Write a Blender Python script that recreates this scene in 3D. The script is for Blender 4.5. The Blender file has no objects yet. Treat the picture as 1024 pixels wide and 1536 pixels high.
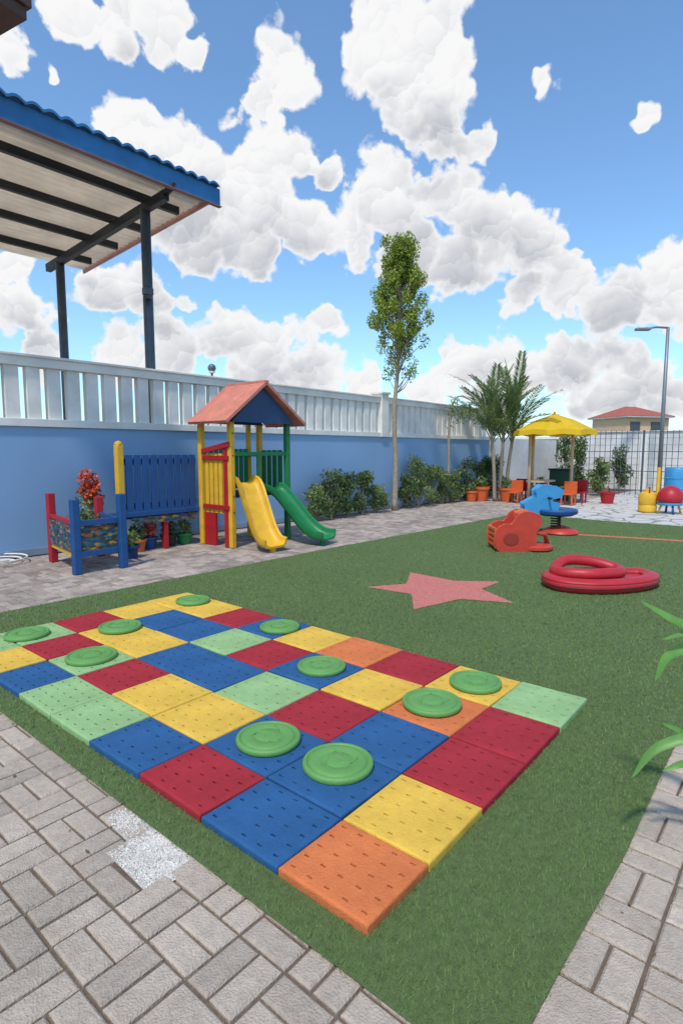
import bpy, math, random
import numpy as np
from mathutils import Vector, Matrix
random.seed(7); rng=np.random.default_rng(7)
scene=bpy.context.scene
R=math.radians
# ------------------------------------------------------------------ frame
# world X runs along the blue wall, world Y runs towards the wall
HEAD=R(40.1)
FWD=Vector((math.cos(HEAD),math.sin(HEAD),0)); RGT=Vector((math.sin(HEAD),-math.cos(HEAD),0))
# ------------------------------------------------------------------ materials
MATS={}
def mat(name,col,rough=.6,var=.12,scale=6.,bump=0.,bscale=60.,island=0.,spec=.4,metal=0.,col2=None,transl=0.,detail=4,stain=0.,sscale=1.3):
    if name in MATS: return MATS[name]
    m=bpy.data.materials.new(name); m.use_nodes=True; nt=m.node_tree; n=nt.nodes; l=nt.links
    b=n['Principled BSDF']; b.inputs['Roughness'].default_value=rough; b.inputs['Metallic'].default_value=metal
    b.inputs['Specular IOR Level'].default_value=spec
    tc=n.new('ShaderNodeTexCoord'); nz=n.new('ShaderNodeTexNoise'); nz.inputs['Scale'].default_value=scale; nz.inputs['Detail'].default_value=detail; nz.inputs['Roughness'].default_value=.65
    l.new(tc.outputs['Object'],nz.inputs['Vector'])
    mr=n.new('ShaderNodeMapRange'); mr.inputs[1].default_value=.3; mr.inputs[2].default_value=.7
    l.new(nz.outputs['Fac'],mr.inputs[0])
    mx=n.new('ShaderNodeMix'); mx.data_type='RGBA'
    c1=tuple(c*(1-var) for c in col)+(1,); c2=tuple(min(1,c*(1+var)) for c in col)+(1,)
    if col2: c1=tuple(col)+(1,); c2=tuple(col2)+(1,)
    mx.inputs[6].default_value=c1; mx.inputs[7].default_value=c2
    l.new(mr.outputs[0],mx.inputs[0]); out=mx.outputs[2]
    if island>0:
        g=n.new('ShaderNodeNewGeometry'); mr2=n.new('ShaderNodeMapRange'); mr2.inputs[3].default_value=1-island; mr2.inputs[4].default_value=1+island
        l.new(g.outputs['Random Per Island'],mr2.inputs[0])
        vm=n.new('ShaderNodeVectorMath'); vm.operation='SCALE'; l.new(out,vm.inputs[0]); l.new(mr2.outputs[0],vm.inputs['Scale']); out=vm.outputs[0]
    if stain>0:
        ns=n.new('ShaderNodeTexNoise'); ns.inputs['Scale'].default_value=sscale; ns.inputs['Detail'].default_value=5; ns.inputs['Roughness'].default_value=.6; l.new(tc.outputs['Object'],ns.inputs['Vector'])
        mr3=n.new('ShaderNodeMapRange'); mr3.inputs[1].default_value=.35; mr3.inputs[2].default_value=.68; mr3.inputs[3].default_value=1+stain*.4; mr3.inputs[4].default_value=1-stain; l.new(ns.outputs['Fac'],mr3.inputs[0])
        vm=n.new('ShaderNodeVectorMath'); vm.operation='SCALE'; l.new(out,vm.inputs[0]); l.new(mr3.outputs[0],vm.inputs['Scale']); out=vm.outputs[0]
    l.new(out,b.inputs['Base Color'])
    if bump>0:
        nb=n.new('ShaderNodeTexNoise'); nb.inputs['Scale'].default_value=bscale; nb.inputs['Detail'].default_value=3; l.new(tc.outputs['Object'],nb.inputs['Vector'])
        bp=n.new('ShaderNodeBump'); bp.inputs['Strength'].default_value=bump; bp.inputs['Distance'].default_value=.01
        l.new(nb.outputs['Fac'],bp.inputs['Height']); l.new(bp.outputs[0],b.inputs['Normal'])
    if transl>0:
        tr=n.new('ShaderNodeBsdfTranslucent'); l.new(out,tr.inputs['Color']); ms=n.new('ShaderNodeMixShader'); ms.inputs[0].default_value=transl
        l.new(b.outputs[0],ms.inputs[1]); l.new(tr.outputs[0],ms.inputs[2]); l.new(ms.outputs[0],n['Material Output'].inputs[0])
    MATS[name]=m; return m
# ------------------------------------------------------------------ mesh helpers
def addmesh(name,verts,faces,m,parent=None,smooth=False,bevel=0,mats=None,fm=None,origin=None):
    v=np.array(verts,dtype=float)
    if origin is None: origin=((v[:,0].min()+v[:,0].max())/2,(v[:,1].min()+v[:,1].max())/2,v[:,2].min())
    o=np.array(origin); me=bpy.data.meshes.new(name); me.from_pydata([tuple(p) for p in (v-o)],[],[tuple(f) for f in faces])
    ob=bpy.data.objects.new(name,me); ob.location=origin; scene.collection.objects.link(ob)
    for mm in (mats or [m]): me.materials.append(mm)
    if fm is not None: me.polygons.foreach_set('material_index',fm)
    if smooth: me.polygons.foreach_set('use_smooth',[True]*len(me.polygons))
    me.update()
    if bevel>0:
        b=ob.modifiers.new('bev','BEVEL'); b.width=bevel; b.segments=2; b.limit_method='ANGLE'
    if parent:
        ob.parent=parent; ob.matrix_parent_inverse=Matrix.Translation(-parent.location)
    return ob
def root(name,loc):
    e=bpy.data.objects.new(name,None); e.location=loc; e.empty_display_size=.2; scene.collection.objects.link(e); return e
def boxv(c,s,rz=0,M=None):
    vs=[]
    for x in(-.5,.5):
        for y in(-.5,.5):
            for z in(-.5,.5):
                p=Vector((x*s[0],y*s[1],z*s[2]))
                if M: p=M@p
                elif rz: p=Matrix.Rotation(rz,3,'Z')@p
                vs.append(tuple(p+Vector(c)))
    return vs,[(0,1,3,2),(4,6,7,5),(0,4,5,1),(2,3,7,6),(0,2,6,4),(1,5,7,3)]
def box(name,c,s,m,parent=None,rz=0,bevel=.006,M=None):
    v,f=boxv(c,s,rz,M); return addmesh(name,v,f,m,parent,bevel=bevel)
def boxes(name,lst,m,parent=None,bevel=.004):
    V=[];F=[]
    for c,s in lst:
        v,f=boxv(c,s); k=len(V); V+=v; F+=[tuple(i+k for i in q) for q in f]
    return addmesh(name,V,F,m,parent,bevel=bevel)
def tubev(pts,rad,seg=10,cap=True):
    pts=[Vector(p) for p in pts]; n=len(pts)
    if not hasattr(rad,'__len__'): rad=[rad]*n
    V=[];F=[];prev=None
    for i,p in enumerate(pts):
        t=(pts[min(i+1,n-1)]-pts[max(i-1,0)]).normalized()
        if prev is None:
            a=Vector((0,0,1)) if abs(t.z)<.9 else Vector((1,0,0)); u=t.cross(a).normalized()
        else: u=(prev-t*prev.dot(t)).normalized()
        prev=u; w=t.cross(u)
        for k in range(seg):
            an=2*math.pi*k/seg; V.append(tuple(p+(u*math.cos(an)+w*math.sin(an))*rad[i]))
    for i in range(n-1):
        for k in range(seg):
            a=i*seg+k;b=i*seg+(k+1)%seg; F.append((a,b,b+seg,a+seg))
    if cap: F.append(tuple(reversed(range(seg)))); F.append(tuple(range((n-1)*seg,n*seg)))
    return V,F
def tube(name,pts,rad,m,parent=None,seg=12,smooth=True):
    v,f=tubev(pts,rad,seg); ob=addmesh(name,v,f,m,parent,smooth=smooth); 
    return ob
def merge(parts):
    V=[];F=[]
    for v,f in parts:
        k=len(V); V+=list(v); F+=[tuple(i+k for i in q) for q in f]
    return V,F
def lathev(prof,loc,seg=32,sx=1,sy=1):
    V=[];F=[]
    for r,z in prof:
        for k in range(seg):
            a=2*math.pi*k/seg; V.append((loc[0]+r*sx*math.cos(a),loc[1]+r*sy*math.sin(a),loc[2]+z))
    for i in range(len(prof)-1):
        for k in range(seg):
            a=i*seg+k;b=i*seg+(k+1)%seg; F.append((a,b,b+seg,a+seg))
    F.append(tuple(reversed(range(seg)))); F.append(tuple(range((len(prof)-1)*seg,len(prof)*seg)))
    return V,F
def lathe(name,prof,loc,m,parent=None,seg=32,smooth=True,sx=1,sy=1):
    v,f=lathev(prof,loc,seg,sx,sy); ob=addmesh(name,v,f,m,parent,smooth=smooth)
    if smooth:
        for p in ob.data.polygons:
            if len(p.vertices)>4: p.use_smooth=False
        e=ob.modifiers.new('es','EDGE_SPLIT'); e.split_angle=R(40)
    return ob
def inside(px,py,poly):
    c=np.zeros(len(px),bool); n=len(poly)
    for i in range(n):
        x1,y1=poly[i];x2,y2=poly[(i+1)%n]
        if y1==y2: continue
        c^=((y1>py)!=(y2>py))&(px<(x2-x1)*(py-y1)/(y2-y1)+x1)
    return c
# ------------------------------------------------------------------ palette
M_ground=mat('ground_soil',(.20,.19,.15),.95,.25,.8,col2=(.16,.19,.10))
M_joint=mat('joint_sand',(.15,.11,.08),.95,.25,20,bump=.5)
M_paver=mat('paver_concrete',(.46,.375,.295),.9,.14,30,bump=.8,bscale=140,island=.13,stain=.20)
M_cobble=mat('cobble_concrete',(.36,.295,.25),.9,.2,9,bump=.5,bscale=90,island=.28,stain=.25,sscale=.9)
M_turf=mat('turf_backing',(.105,.15,.05),.95,.2,30,bump=.8,bscale=200)
M_blade=mat('turf_blade',(.16,.255,.075),.75,.12,1.3,island=.30,spec=.25,transl=.15,detail=1,stain=.10,sscale=.55)
M_blade_p=mat('turf_blade_pink',(.62,.22,.18),.8,.12,5,island=.15,spec=.2,detail=1)
M_pinkb=mat('turf_backing_pink',(.54,.18,.15),.95,.15,20,bump=.6,bscale=200)
M_blade_o=mat('turf_blade_orange',(.60,.20,.09),.8,.12,5,island=.15,spec=.2,detail=1)
def rub(n,c): return mat('rubber_'+n,c,.82,.13,9,bump=.5,bscale=110,spec=.18,stain=.18,sscale=3.5)
TC={'b':rub('blue',(.028,.105,.25)),'r':rub('red',(.36,.028,.038)),'y':rub('yellow',(.72,.45,.07)),'g':rub('lightgreen',(.29,.46,.20)),'o':rub('orange',(.64,.18,.06))}
M_disc=mat('disc_green',(.125,.31,.08),.55,.12,10,bump=.25,bscale=60,spec=.35,stain=.15,sscale=5)
def paint(n,c,r=.45,**k): return mat('paint_'+n,c,r,.1,5,bump=.12,bscale=40,stain=.14,sscale=4,**k)
P_blue=paint('blue',(.014,.075,.23)); P_yel=paint('yellow',(.72,.41,.03)); P_red=paint('red',(.40,.016,.024)); P_grn=paint('green',(.015,.20,.065))
P_sal=mat('roof_salmon',(.58,.20,.14),.7,.14,8,bump=.2,stain=.2,sscale=3); P_org=paint('orange',(.62,.12,.03)); P_ro=paint('redorange',(.50,.05,.028))
P_navy=paint('navy',(.014,.05,.14)); P_sky=paint('lightblue',(.05,.27,.52)); P_blk=mat('black_trim',(.02,.02,.022),.5)
M_wall=mat('wall_blue_render',(.235,.38,.575),.85,.05,1.6,bump=.25,bscale=70,stain=.12,sscale=.8)
M_white=mat('white_paint',(.74,.71,.65),.75,.07,2.5,bump=.15,stain=.15,sscale=2)
M_far=mat('offwhite_block',(.66,.64,.60),.85,.1,1.5,bump=.3,stain=.2,sscale=.8)
M_steel=mat('dark_steel',(.085,.10,.115),.45,.2,4,metal=.3)
M_beam=mat('black_steel',(.022,.025,.028),.5,.2,4)
M_rblue=mat('roof_blue',(.03,.17,.40),.5,.12,3,stain=.15)
M_poly=mat('roof_translucent_sheet',(.84,.75,.62),.6,.08,1.2,transl=.55)
M_ceil=mat('ceiling_sheet',(.88,.78,.66),.7,.08,1.2,transl=.55,stain=.18)
M_bark=mat('bark',(.32,.26,.19),.9,.25,15,bump=.8,bscale=50)
M_leafY=mat('leaf_yellowgreen',(.30,.37,.06),.6,.2,3,island=.45,transl=.4,detail=1)
M_leafD=mat('leaf_dark',(.085,.13,.035),.6,.3,3,island=.5,transl=.25,detail=1)
M_leafM=mat('leaf_mid',(.17,.23,.075),.6,.3,3,island=.45,transl=.3,detail=1)
M_leafB=mat('leaf_bright',(.13,.31,.06),.4,.25,8,transl=.35)
M_flower=mat('flower_red',(.60,.09,.025),.6,.2,10,island=.5,transl=.2,detail=1)
M_terra=mat('terracotta',(.55,.13,.04),.7,.15,8)
# ------------------------------------------------------------------ ground, paving
addmesh('ground',[(-1500,-1500,-.06),(1500,-1500,-.06),(1500,1500,-.06),(-1500,1500,-.06)],[(0,1,2,3)],M_ground)
addmesh('unseen_bounce_yard',[(-14,8.8,-.03),(24,8.8,-.03),(24,22,-.03),(-14,22,-.03)],[(0,1,2,3)],mat('bounce_yard_concrete',(.56,.50,.43),.9,.12,2))  # unseen pale floor added behind the wall to bounce light onto the ceiling
addmesh('paving_bed',[(-4,-6,-.014),(24,-6,-.014),(24,8.6,-.014),(-4,8.6,-.014)],[(0,1,2,3)],M_joint)
def bricks(name,regions,m,L=.21,skip=None,bskip=None,gap=.005):
    V=[];F=[]; W=L/2
    def brick(x0,y0,w,h):
        if bskip and bskip(x0+w/2,y0+h/2): return
        g=gap;z=random.uniform(-.003,.0015);x0+=g;y0+=g;w-=2*g;h-=2*g;e=.007
        j=lambda:random.uniform(-.002,.002)
        k=len(V)
        for (dx,dy) in((0,0),(w,0),(w,h),(0,h)): V.append((x0+dx+j(),y0+dy+j(),-.03))
        for i in range(4): V.append((V[k+i][0],V[k+i][1],z-e))
        for i,(sx,sy) in enumerate(((1,1),(-1,1),(-1,-1),(1,-1))): V.append((V[k+i][0]+sx*e,V[k+i][1]+sy*e,z+random.uniform(-.0015,.0015)))
        F.append((k+8,k+9,k+10,k+11))
        for r in(0,4):
            for i in range(4):
                a=k+r+i;b=k+r+(i+1)%4;F.append((a,b,b+4,a+4))
    for (x0,x1,y0,y1) in regions:
        nx=int((x1-x0)/L)+1; ny=int((y1-y0)/L)+1
        for i in range(nx):
            for j in range(ny):
                X=x0+i*L;Y=y0+j*L
                if Y+L>y1+.02: continue
                if skip and skip(X+L/2,Y+L/2): continue
                r=random.random()
                if (i+j)%2==0 : brick(X,Y,L,W); brick(X,Y+W,L,W)
                elif r<.88: brick(X,Y,W,L); brick(X+W,Y,W,L)
                else: brick(X,Y,L,L)
    return addmesh(name,V,F,m)
lawn=[(1.15,.62),(1.20,.54),(1.32,.49),(2.2,.47),(3.6,.50),(13.0,.50),(12.9,2.1),(12.85,3.6),(13.1,5.5),(9.3,5.62),(6.6,5.71),(3.5,5.73),(1.15,5.74)]
def sk(x,y): return 1.35<x<12.7 and .7<y<5.45
def gravelskip(x,y): return .97<x<1.2 and 1.66<y<1.95
bricks('brick_paving',[(-1.35,1.36,-1.9,5.43),(1.36,6,-1.9,.7)],M_paver,.20,sk,gravelskip)
bricks('cobble_paving',[(-1.2,20.8,5.43,8.6)],M_cobble,.18,sk)
m=bpy.data.materials.new('mosaic_concrete'); m.use_nodes=True; nt=m.node_tree;n=nt.nodes;l=nt.links
tc=n.new('ShaderNodeTexCoord'); vo=n.new('ShaderNodeTexVoronoi'); vo.feature='DISTANCE_TO_EDGE'; vo.inputs['Scale'].default_value=2.2
l.new(tc.outputs['Object'],vo.inputs['Vector']); mr=n.new('ShaderNodeMapRange'); mr.inputs[1].default_value=.02; mr.inputs[2].default_value=.06
l.new(vo.outputs['Distance'],mr.inputs[0]); mx=n.new('ShaderNodeMix'); mx.data_type='RGBA'; mx.inputs[6].default_value=(.22,.20,.18,1); mx.inputs[7].default_value=(.56,.53,.49,1)
l.new(mr.outputs[0],mx.inputs[0]); l.new(mx.outputs[2],n['Principled BSDF'].inputs['Base Color']); n['Principled BSDF'].inputs['Roughness'].default_value=.85
addmesh('concrete_patio',[(12.6,-6,-.004),(24,-6,-.004),(24,5.43,-.004),(12.6,5.43,-.004)],[(0,1,2,3)],m)
V=[];F=[]
addmesh('mortar_patch_bed',[(.955,1.645,-.006),(1.19,1.66,-.006),(1.18,1.965,-.006),(1.17,2.17,-.006),(1.06,2.16,-.006),(1.05,1.97,-.006),(.965,1.96,-.006)],[tuple(range(7))],mat('patch_mortar',(.46,.43,.39),.95,.2,30,bump=.6))
def gravel(x0,x1,y0,y1,n):
    for _ in range(n):
        x=random.uniform(x0,x1);y=random.uniform(y0,y1);r=random.uniform(.002,.0045);z=random.uniform(-.006,-.001)
        if random.random()<.6 and (min(x-x0,x1-x)<.02+.012*math.sin(y*60) or min(y-y0,y1-y)<.02+.012*math.sin(x*70)): continue
        k=len(V)
        for d in((1,0,0),(-1,0,0),(0,1,0),(0,-1,0),(0,0,1),(0,0,-1)):
            V.append((x+d[0]*r*random.uniform(.7,1.3),y+d[1]*r*random.uniform(.7,1.3),z+d[2]*r*.8))
        for f in((0,2,4),(2,1,4),(1,3,4),(3,0,4),(2,0,5),(1,2,5),(3,1,5),(0,3,5)): F.append(tuple(k+i for i in f))
gravel(.965,1.175,1.65,1.96,8500); gravel(1.06,1.165,1.975,2.165,1800)
addmesh('white_gravel_patch',V,F,mat('white_stone',(.62,.58,.52),.9,.12,20,island=.22))
V=[];F=[]
for _ in range(46):
    if random.random()<.5: x,y=random.uniform(.2,1.1),random.uniform(.4,4)
    else: x,y=random.uniform(1.4,3.4),random.uniform(-.3,.46)
    a=random.uniform(0,6.28);s=random.uniform(.006,.016); ca,sa=math.cos(a),math.sin(a);k=len(V)
    for px,py,pz in((-1,0,.002),(0,.45,.004),(1,0,.007),(0,-.45,.003)): V.append((x+s*(px*ca-py*sa),y+s*(px*sa+py*ca),pz))
    F.append((k,k+1,k+2,k+3))
addmesh('fallen_leaves',V,F,mat('dry_leaf',(.17,.085,.035),.8,.3,10,island=.4))
# ------------------------------------------------------------------ lawn
addmesh('lawn_backing',[(x,y,.008) for x,y in lawn],[tuple(range(len(lawn)))],M_turf)
star=[(5.82,3.80),(5.76,3.17),(6.06,2.74),(5.60,2.75),(5.28,2.24),(5.08,2.72),(4.46,2.87),(4.93,3.20),(4.88,3.75),(5.28,3.50)]
addmesh('star_turf_marking',[(x,y,.0125) for x,y in star],[tuple(range(10))],M_pinkb)
strip=[(10.28,3.3),(10.46,3.3),(11.05,1.0),(10.85,1.0)]
addmesh('orange_turf_marking',[(x,y,.0125) for x,y in strip],[(0,1,2,3)],mat('turf_backing_orange',(.50,.17,.08),.95))
mats_rect=(1.30,3.36,1.0,4.5)
N=620000
bx=rng.uniform(1.12,13.05,N*3); by=rng.uniform(.45,5.76,N*3)
d=np.hypot(bx,by)
dens=np.clip(1.0/(1+(d/2.1)**2.2),0.05,1)
keep=rng.random(len(bx))<dens*.95
bx,by,d=bx[keep],by[keep],d[keep]
k=inside(bx+rng.normal(0,.008,len(bx)),by+rng.normal(0,.008,len(bx)),lawn)
k&=~((bx>mats_rect[0])&(bx<mats_rect[1])&(by>mats_rect[2])&(by<mats_rect[3]))
bx,by,d=bx[k],by[k],d[k]; nb=len(bx)
hh=rng.uniform(.009,.018,nb); ww=rng.uniform(.0010,.0018,nb)*np.clip(d/1.9,1,3.2)
th=rng.uniform(0,2*np.pi,nb); ph=rng.uniform(0,2*np.pi,nb); ln=rng.uniform(.2,1.2,nb)*hh
co=np.zeros((nb,3,3)); co[:,0,0]=bx-np.cos(th)*ww;co[:,0,1]=by-np.sin(th)*ww;co[:,1,0]=bx+np.cos(th)*ww;co[:,1,1]=by+np.sin(th)*ww
co[:,0,2]=co[:,1,2]=.006; co[:,2,0]=bx+np.cos(ph)*ln;co[:,2,1]=by+np.sin(ph)*ln;co[:,2,2]=.008+hh
def trimesh(name,co,mats,mi=None,nv=3):
    nb=len(co); me=bpy.data.meshes.new(name); me.vertices.add(nb*nv); me.vertices.foreach_set('co',co.ravel())
    me.loops.add(nb*nv); me.loops.foreach_set('vertex_index',np.arange(nb*nv,dtype=np.int32))
    me.polygons.add(nb); me.polygons.foreach_set('loop_start',np.arange(0,nb*nv,nv,dtype=np.int32))
    try: me.polygons.foreach_set('loop_total',np.full(nb,nv,dtype=np.int32))
    except Exception: pass
    for mm in mats: me.materials.append(mm)
    if mi is not None: me.polygons.foreach_set('material_index',mi.astype(np.int32))
    me.update(calc_edges=True)
    ob=bpy.data.objects.new(name,me); scene.collection.objects.link(ob); return ob
mi=np.where(inside(bx,by,star),1,0); mi=np.where(inside(bx,by,strip),2,mi)
trimesh('artificial_lawn',co,[M_blade,M_blade_p,M_blade_o],mi)
# ------------------------------------------------------------------ hopscotch rubber tiles
aE=[1.283,1.640,2.060,2.500,2.955,3.41]
bE=[.975,1.378,1.820,2.280,2.750,3.190,3.625,4.065,4.505,4.95,5.39]
rows=["obrbggbyg","ybbyyrgrg","rbrgbbyyr","roybrgbby","gyroybryy"]
Z0,TH=.010,.034
play=root('hopscotch_play_mat',(2.3,2.7,.01))
def tile(x0,x1,y0,y1,m):
    N=5; g=.0035; x0+=g;x1-=g;y0+=g;y1-=g; bv=.010; zt=Z0+TH+random.uniform(-.003,.003)
    ang=random.uniform(-.014,.014); cx,cy=(x0+x1)/2,(y0+y1)/2; tilt=(random.uniform(-.01,.01),random.uniform(-.01,.01))
    def lines(a,b,hw):
        o=[a+bv]
        for k in range(N):
            c=a+(b-a)*(k+.5)/N; o+=[c-hw,c+hw]
        return o+[b-bv]
    xs=lines(x0,x1,.0045); ys=lines(y0,y1,.0115)
    V=[];F=[];idx={}
    for i,x in enumerate(xs):
        for j,y in enumerate(ys):
            idx[i,j]=len(V); ox=0 if i in(0,11) or j in(0,11) else random.uniform(-.0015,.0015)
            V.append((x+ox,y+ox,zt+ (0 if i in(0,11) or j in(0,11) else .001)))
    for i in range(11):
        for j in range(11):
            q=(idx[i,j],idx[i+1,j],idx[i+1,j+1],idx[i,j+1])
            if i%2==1 and j%2==1 and random.random()<.90:
                k=len(V)
                for a in q: V.append((V[a][0],V[a][1],zt-.014))
                F.append((k,k+1,k+2,k+3))
                for e in range(4): F.append((q[e],q[(e+1)%4],k+(e+1)%4,k+e))
            else: F.append(q)
    ring=[idx[i,0] for i in range(12)]+[idx[11,j] for j in range(1,12)]+[idx[i,11] for i in range(10,-1,-1)]+[idx[0,j] for j in range(10,0,-1)]
    n=len(ring)
    def off(p,d,z):
        x,y,_=V[p]; return (min(max(x0,cx+(x-cx)*(1+d/((x1-x0)/2-bv))),x1),min(max(y0,cy+(y-cy)*(1+d/((y1-y0)/2-bv))),y1),z)
    last=ring
    for dd,z in((bv*.4,zt-bv*.1),(bv*.8,zt-bv*.4),(bv,zt-bv),(bv*.85,Z0-.004)):
        nr=[]
        for p in ring: nr.append(len(V)); V.append(off(p,dd,z))
        for e in range(n): F.append((last[e],nr[e],nr[(e+1)%n],last[(e+1)%n]))
        last=nr
    ca,sa=math.cos(ang),math.sin(ang)
    V=[(cx+(x-cx)*ca-(y-cy)*sa,cy+(x-cx)*sa+(y-cy)*ca,z+(x-cx)*tilt[0]+(y-cy)*tilt[1]) for x,y,z in V]
    return addmesh('tile',V,F,m,play)
for i,r in enumerate(rows):
    for j,ch in enumerate(r):
        tile(aE[i],aE[i+1],bE[j],bE[j+1],TC[ch])
prof=[(.166,0),(.170,.004),(.172,.012),(.171,.020),(.166,.025),(.158,.027),(.152,.0265),(.147,.0215),(.142,.021),(.136,.027),(.125,.029),(.08,.030),(.074,.0265),(.07,.0265),(.064,.0305),(.02,.031),(.001,.031)]
discs=[(1.91,1.63),(1.86,2.045),(1.85,3.85),(1.76,4.71),(2.33,4.33),(2.75,2.49),(2.745,1.635),(3.17,1.58),(3.17,3.33),(3.21,4.57)]
for x,y in discs:
    s=random.uniform(.93,1.0); rt=root('stepping_disc',(x,y,Z0+TH))
    lathe('disc_body',[(r*s,z*1.15) for r,z in prof],(x,y,Z0+TH+.004),M_disc,rt,seg=48)
    an=random.uniform(0,6.28)
    for q in range(3):
        pts=[(x+s*(.02+.075*t)*math.cos(an+q*2.1+t*1.6),y+s*(.02+.075*t)*math.sin(an+q*2.1+t*1.6),Z0+TH+.0385) for t in np.linspace(0,1,12)]
        tube('moulded_ridge',pts,.0035,M_disc,rt,6)
# ------------------------------------------------------------------ boundary wall and fence
WB=8.6
w=root('boundary_wall',(8,WB,0))
box('blue_render',(6.9,WB+.1,.915),(21.8,.2,1.83),M_wall,w,bevel=0)
box('plinth',(6.9,WB-.012,.05),(21.8,.02,.1),mat('plinth',(.26,.33,.42),.9,.2,4,stain=.3,sscale=2),w,bevel=0)
fe=root('white_fence',(8,WB,1.83))
box('bottom_rail',(6.9,WB+.09,1.885),(21.8,.25,.11),M_white,fe)
box('top_rail',(6.9,WB+.09,2.73),(21.8,.20,.13),M_white,fe)
box('cap',(6.9,WB+.09,2.81),(21.8,.26,.035),M_white,fe)
S=[]
x=-4+.1
while x<17.7:
    if abs(x-11.85)>.2: S.append(((x,WB+.09,2.303),(.185,.12,.726)))
    x+=.285
boxes('slats',S,M_white,fe)
box('pillar',(11.85,WB+.09,2.36),(.28,.30,1.06),M_white,fe)
box('pillar_cap',(11.85,WB+.09,2.915),(.36,.38,.05),M_white,fe)
box('end_pillar',(17.95,WB+.09,1.45),(.3,.34,2.9),M_white,fe)
lw=root('low_white_wall',(21,WB,0))
box('wall',(21.05,WB+.1,.95),(5.9,.2,1.9),M_far,lw,bevel=0)
fw=root('white_block_wall',(24,2,0))
box('wall',(24.1,.3,1.08),(.2,16.4,2.16),M_far,fw,bevel=0)
box('coping',(24.1,.3,2.19),(.28,16.4,.06),M_white,fw)
for i in range(7): box('pier',(23.97,7.9-i*2.6,1.05),(.08,.25,2.08),M_white,fw)
boxes('block_joints',[((23.996,.3,.2+.25*i),(.006,16.3,.014)) for i in range(8)],mat('mortar_grey',(.40,.39,.37),.9),fw,bevel=0)
wf=root('wire_fence',(21,2,0))
parts=[]
y=-3.5
i=0
while y<6.6:
    parts.append(tubev([(21,y,0),(21,y,2.15)],.011 if i%12 else .035,5)); y+=.17; i+=1
addmesh('bars',*merge(parts),M_steel,wf)
addmesh('rails',*merge([tubev([(21.02,-3.5,z),(21.02,6.6,z)],.012,5) for z in(.15,.8,1.45,2.1)]),M_steel,wf)
gl=root('globe_wall_lamp',(6.66,8.7,2.82))
tube('stem',[(6.66,8.7,2.82),(6.66,8.7,2.93)],.02,M_steel,gl)
lathe('globe',[(.01,-.075)]+[(.075*math.cos(a),.075*math.sin(a)) for a in np.linspace(-1.3,1.3,11)]+[(.01,.075)],(6.66,8.7,2.99),mat('smoked_glass',(.10,.14,.17),.12),gl)
lathe('collar',[(.05,0),(.06,.02),(.04,.04)],(6.66,8.7,2.90),M_white,gl)
# ------------------------------------------------------------------ pavilion
pv=root('pavilion',(2,11.3,0))
x0,x1,y0,y1=-6,6.92,8.8,13.9; zF,zB=6.05,5.72
def rz(y): return zF+(zB-zF)*(y-y0)/(y1-y0)
n=int((x1-x0)/.0275)
for nm,ya,yb_,mm_ in(('blue_corrugated_eave',y0-.12,y0+.55,M_rblue),('corrugated_roof',y0+.55,y1+.1,M_poly)):
    V=[];F=[]
    for i in range(n+1):
        x=x0+(x1-x0)*i/n; dz=.055*abs(math.sin(math.pi*(x-x0)/.235))
        V+= [(x,ya,rz(ya)+.16+dz),(x,yb_,rz(yb_)+.16+dz),(x,ya,rz(ya)+.12+dz)]
    for i in range(n):
        a=3*i; F+=[(a,a+3,a+4,a+1)]
        if ya<y0: F+=[(a+2,a+5,a+3,a)]
    addmesh(nm,V,F,mm_,pv)
n=int((y1-y0)/.03); V=[];F=[]
for i in range(n+1):
    y=y0+.04+(y1-y0-.08)*i/n; dz=-.02*(1 if (i//3)%2 else 0)
    V+=[(x0,y,rz(y)+.05+dz),(x1-.04,y,rz(y)+.05+dz)]
for i in range(n): a=2*i; F.append((a,a+1,a+3,a+2))
addmesh('ceiling_sheet',V,F,M_ceil,pv)
box('front_fascia',((x0+x1)/2,y0-.03,zF-.0),(x1-x0+.1,.05,.30),M_rblue,pv)
box('drip_edge',((x0+x1)/2,y0-.06,zF-.165),(x1-x0+.1,.09,.02),mat('drip_edge',(.25,.13,.11),.7),pv)
addmesh('end_fascia',*[ [(x1,y0,zF-.02),(x1,y1,zB-.02),(x1,y1,zB+.14),(x1,y0,zF+.14),(x1+.04,y0,zF-.02),(x1+.04,y1,zB-.02),(x1+.04,y1,zB+.14),(x1+.04,y0,zF+.14)],[(0,1,2,3),(7,6,5,4),(0,4,5,1),(1,5,6,2),(2,6,7,3),(3,7,4,0)]],mat('end_trim',(.50,.25,.20),.7),pv)
def beam(name,p,q,w,h,m):
    p=Vector(p);q=Vector(q);d=(q-p);M=Matrix((d.normalized(),Vector((0,0,1)).cross(d.normalized()),d.normalized().cross(Vector((0,0,1)).cross(d.normalized())))).transposed()
    return box(name,(p+q)/2,(d.length,w,h),m,pv,M=M,bevel=0)
for y in (9.62,10.75,11.85,13.0): beam('purlin',(x0,y,rz(y)-.045),(x1-.25,y,rz(y)-.045),.09,.13,M_beam)
for x in (5.98,1.0,-4):
    beam('rafter',(x,8.95,rz(8.95)-.20),(x,13.6,rz(13.6)-.20),.11,.16,M_beam)
    for y in(9.62,13.02):
        tube('post',[(x,y,0),(x,y,rz(y)-.22)],.09,M_steel,pv,16)
        box('post_base',(x,y,.02),(.3,.3,.04),M_steel,pv)
tube('beam_bracket',[(5.98,8.95,5.88),(5.98,8.80,5.92),(5.98,8.76,6.0)],.06,M_beam,pv)
tube('junction_box',[(5.9,9.5,4.2),(5.9,9.5,4.40)],.075,M_steel,pv)
box('meter_box',(5.88,9.46,4.31),(.16,.12,.12),M_steel,pv)
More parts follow.
